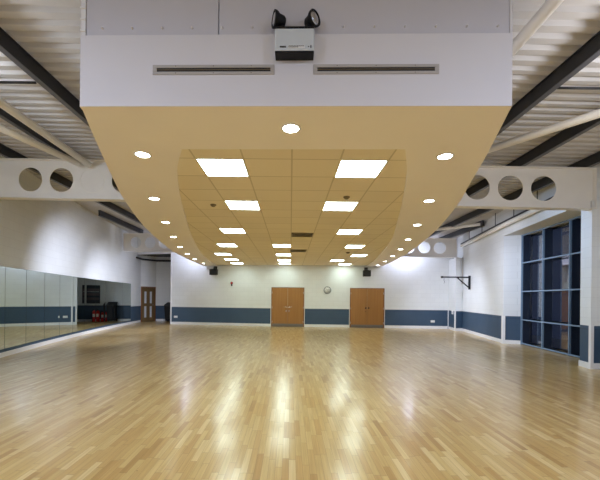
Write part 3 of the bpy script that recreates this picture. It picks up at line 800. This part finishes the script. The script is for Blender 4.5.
def cellular_beam(xa, xb, yfun, hole0, filled, label):
    P_, HR = 0.73, 0.278
    xc = (xa+xb)/2
    e = empty('cellular_beam', (xc, yfun(xc), beam_bottom(xc))); tag(e, label, 'beam', 'white cellular steel beams')
    e.matrix_basis = Matrix.Translation((xc, yfun(xc), beam_bottom(xc)))
    inv = e.matrix_basis.inverted()
    T = 0.012; D = 0.90
    def mp(x, dy, v): return inv @ Vector((x, yfun(x)+dy, beam_bottom(x)+v))
    mb = MB()
    def quad2(pts):      # a plate panel with both faces
        f = [mb._v(mp(x, -T/2, v)) for x, v in pts]; b = [mb._v(mp(x, T/2, v)) for x, v in pts]
        mb._f(f); mb._f(b[::-1])
        for i in range(len(pts)): mb._f([f[i], b[i], b[(i+1) % len(pts)], f[(i+1) % len(pts)]])
    k = math.ceil((xa - hole0)/P_ + 0.5); cells = []
    while hole0 + k*P_ + P_/2 <= xb + 1e-6:
        cells.append(hole0 + k*P_); k += 1
    v0, v1 = 0.018, D-0.018
    rings = MB(); discs = MB()
    if cells[0]-P_/2 - xa > 0.01: quad2([(xa, v0), (cells[0]-P_/2, v0), (cells[0]-P_/2, v1), (xa, v1)])
    if xb - (cells[-1]+P_/2) > 0.01: quad2([(cells[-1]+P_/2, v0), (xb, v0), (xb, v1), (cells[-1]+P_/2, v1)])
    vc = D/2
    for c in cells:
        rect = []
        for i in range(10): rect.append((c-P_/2 + P_*i/10, v0))
        for i in range(10): rect.append((c+P_/2, v0 + (v1-v0)*i/10))
        for i in range(10): rect.append((c+P_/2 - P_*i/10, v1))
        for i in range(10): rect.append((c-P_/2, v1 - (v1-v0)*i/10))
        circ = []
        for x, v in rect:
            an = math.atan2(v-vc, x-c); circ.append((c+HR*math.cos(an), vc+HR*math.sin(an)))
        n_ = len(rect)
        R0 = [mb._v(mp(x, -T/2, v)) for x, v in rect]; R1 = [mb._v(mp(x, T/2, v)) for x, v in rect]
        C0 = [mb._v(mp(x, -T/2, v)) for x, v in circ]; C1 = [mb._v(mp(x, T/2, v)) for x, v in circ]
        for i in range(n_):
            j = (i+1) % n_
            mb._f([R0[i], R0[j], C0[j], C0[i]]); mb._f([R1[j], R1[i], C1[i], C1[j]]); mb._f([C0[i], C0[j], C1[j], C1[i]])
        if any(abs(c-f) < 0.2 for f in filled):
            d0 = [discs._v(mp(x, -T/2+0.003, v)) for x, v in circ]; d1 = [discs._v(mp(x, T/2-0.003, v)) for x, v in circ]
            discs._f(d0); discs._f(d1[::-1])
            for i in range(n_): discs._f([d0[i], d1[i], d1[(i+1) % n_], d0[(i+1) % n_]])
        if True:
            pts = [mp(c+(HR+0.004)*math.cos(t), 0, vc+(HR+0.004)*math.sin(t)) for t in [2*math.pi*q/28 for q in range(29)]]
            # thin weld lip round the opening
            for q in range(28):
                a_, b_ = pts[q], pts[q+1]
                for dy in (-T/2-0.004, ):
                    w0 = Vector((0, dy, 0)); ctr = mp(c, 0, vc)
                    o0 = ctr + (a_-ctr)*1.03; o1 = ctr + (b_-ctr)*1.03
                    rings._f([rings._v(a_+w0), rings._v(b_+w0), rings._v(o1+Vector((0, -T/2, 0))), rings._v(o0+Vector((0, -T/2, 0)))])
                    rings._f([rings._v(a_+w0), rings._v(b_+w0), rings._v(b_), rings._v(a_)])
    web = local_build(mb, 'web', M['steel'], e)
    if discs.bm.faces: local_build(discs, 'hole_cover', M['steel'], e)
    else: discs.bm.free()
    if rings.bm.faces: local_build(rings, 'hole_rim', M['tube'], e)
    else: rings.bm.free()
    for nm, va_, vb_ in (('bottom_flange', 0.0, 0.018), ('top_flange', D-0.018, D)):
        mb = MB()
        pts = [mb._v(mp(x, dy, v)) for v in (va_, vb_) for x, dy in ((xa, -0.10), (xb, -0.10), (xb, 0.10), (xa, 0.10))]
        for q in ((0,3,2,1),(4,5,6,7),(0,1,5,4),(1,2,6,5),(2,3,7,6),(3,0,4,7)): mb._f([pts[i] for i in q])
        local_build(mb, nm, M['steel'], e)
    mb = MB()
    for x in (xa+0.006, ) if xa < -6 else (xb-0.006, ):
        pts = [mb._v(mp(xx, dy, v)) for v in (0.018, D-0.018) for xx, dy in ((x-0.006, -0.095), (x+0.006, -0.095), (x+0.006, 0.095), (x-0.006, 0.095))]
        for q in ((0,3,2,1),(4,5,6,7),(0,1,5,4),(1,2,6,5),(2,3,7,6),(3,0,4,7)): mb._f([pts[i] for i in q])
    local_build(mb, 'end_plate', M['steel'], e)
    return e
yb1 = lambda x: 7.62 - 0.026*x
yb2 = lambda x: 16.45 - 0.055*x
cellular_beam(-6.84, -3.42, yb1, 4.16, (-4.60, -6.79), 'near white beam with round holes, left of the bulkhead')
cellular_beam(3.38, 6.70, yb1, 4.16, (6.35,), 'near white beam with round holes, right of the bulkhead')
cellular_beam(-8.44, -4.72, yb2, -7.08, (), 'far white beam with round holes, left of the bulkhead by the recess')
cellular_beam(4.72, 7.88, yb2, 7.13, (), 'far white beam with round holes, right of the bulkhead by the pilaster')

def brace(pts, r, label):
    tag(MB().tube(pts, r, 14).build('bracing_tube', M['tube']), label, 'bracing tube', 'cream roof bracing tubes')
brace([(-4.28, -3.0, 4.42), (-4.42, 4.0, 4.44), (-4.62, 7.63, 4.49)], 0.068, 'cream bracing tube running straight back to the near left beam')
brace([(-4.84, 7.60, 4.50), (-5.16, 5.95, 4.46), (-5.9, 3.4, 4.45)], 0.068, 'cream bracing tube splaying outwards from the near left beam')
brace([(2.46, -3.0, 4.42), (2.53, 2.0, 4.42), (2.56, 4.50, 4.42)], 0.065, 'pale bracing tube tight beside the right end of the bulkhead front')
brace([(6.35, 2.9, 4.40), (4.76, 5.15, 4.40), (3.35, 7.05, 4.40)], 0.068, 'cream bracing tube crossing the right bay in front of the beam')
brace([(5.2, 14.75, 4.42), (6.05, 14.0, 4.42), (7.30, 12.95, 4.42)], 0.06, 'cream bracing tube crossing the far right bay')

# wall behind the viewer
o = MB().prism([(-6.6, -5.0), (7.5, -5.0), (7.5, -5.2), (-6.6, -5.2)], 0, 4.9).build('wall_front', M['wall_back'])
struct(o, 'white wall behind the viewpoint', 'wall')

# ------------------------------------------------------------------ lighting
def lamp(kind, name, loc, energy, col, **kw):
    l = bpy.data.lights.new(name, kind); l.energy = energy; l.color = col
    for k, v in kw.items(): setattr(l, k, v)
    o = bpy.data.objects.new(name, l); COL.objects.link(o); o.location = loc
    return o
def aim(o, target):
    o.rotation_euler = (Vector(target) - o.location).to_track_quat('-Z', 'Y').to_euler()
BL = (0.80, 0.86, 1.0)
R_ = math.radians
for (loc, tgt, en, size) in (
    ((-4.15, 10.3, 3.7), (-8.0, 12.2, 0.9), 560, 98),
    ((-4.75, 13.3, 3.6), (-8.4, 15.8, 0.5), 560, 92),
    ((4.10, 9.9, 3.75), (7.6, 12.4, 1.0), 420, 104),
    ((4.70, 13.4, 3.6), (7.6, 15.3, 0.5), 430, 84),
):
    o = lamp('SPOT', 'bay_floodlight', loc, en, (0.74, 0.80, 1.0), spot_size=R_(size), spot_blend=1.0, shadow_soft_size=0.15); aim(o, tgt)
for loc, en in (((-5.35, 17.25, 3.9), 42), ((5.9, 16.45, 3.8), 48)):
    lamp('POINT', 'corner_lamp', loc, en, (0.70, 0.76, 1.0), shadow_soft_size=0.12)
for (x, y) in ((-3.6, -0.6), (3.6, -0.6)):
    o = lamp('AREA', 'front_bay_light', (x, y, 4.40), 165, (0.64, 0.74, 1.0), shape='DISK', size=0.5)
lamp('POINT', 'bay_fill', (-5.2, 3.2, 3.9), 95, (0.84, 0.90, 1.0), shadow_soft_size=0.18)  # added out-of-view fill, brightens the near left beam and roof deck
lamp('POINT', 'bay_fill', (4.3, 3.2, 3.9), 70, (0.92, 0.93, 1.0), shadow_soft_size=0.18)  # same added fill for the right bay, no fitting modelled
o = lamp('SPOT', 'bay_floodlight', (3.75, 8.3, 3.9), 210, (0.52, 0.70, 1.0), spot_size=R_(104), spot_blend=0.7, shadow_soft_size=0.15); aim(o, (7.0, 8.9, 1.5))

w = bpy.data.worlds.new('night'); scn.world = w; w.use_nodes = True
w.node_tree.nodes['Background'].inputs[0].default_value = (0.010, 0.014, 0.03, 1)
w.node_tree.nodes['Background'].inputs[1].default_value = 1.0

# ------------------------------------------------------------------ camera
cam = bpy.data.cameras.new('camera'); co = bpy.data.objects.new('camera', cam); COL.objects.link(co)
cam.sensor_fit = 'HORIZONTAL'; cam.sensor_width = 36; cam.lens = 335/600*36
cam.shift_x = (300-290.5)/600; cam.shift_y = (298-240)/600
cam.clip_start = 0.05; cam.clip_end = 200
co.matrix_world = Matrix.Translation((0, 0, 1.5)) @ Matrix.Rotation(math.pi/2, 4, 'X') @ Matrix.Rotation(0.010, 4, 'Z')
scn.camera = co

scn.view_settings.view_transform = 'Standard'; scn.view_settings.look = 'None'
scn.view_settings.gamma = 1.0; scn.view_settings.use_curve_mapping = False
scn.view_settings.exposure = 0.52
cy = scn.cycles
cy.use_denoising = True; cy.denoising_prefilter = 'ACCURATE'; cy.denoising_input_passes = 'RGB_ALBEDO_NORMAL'; cy.max_bounces = 10; cy.diffuse_bounces = 6; cy.glossy_bounces = 6; cy.transmission_bounces = 6
cy.sample_clamp_indirect = 8.0; cy.caustics_reflective = False; cy.caustics_refractive = False
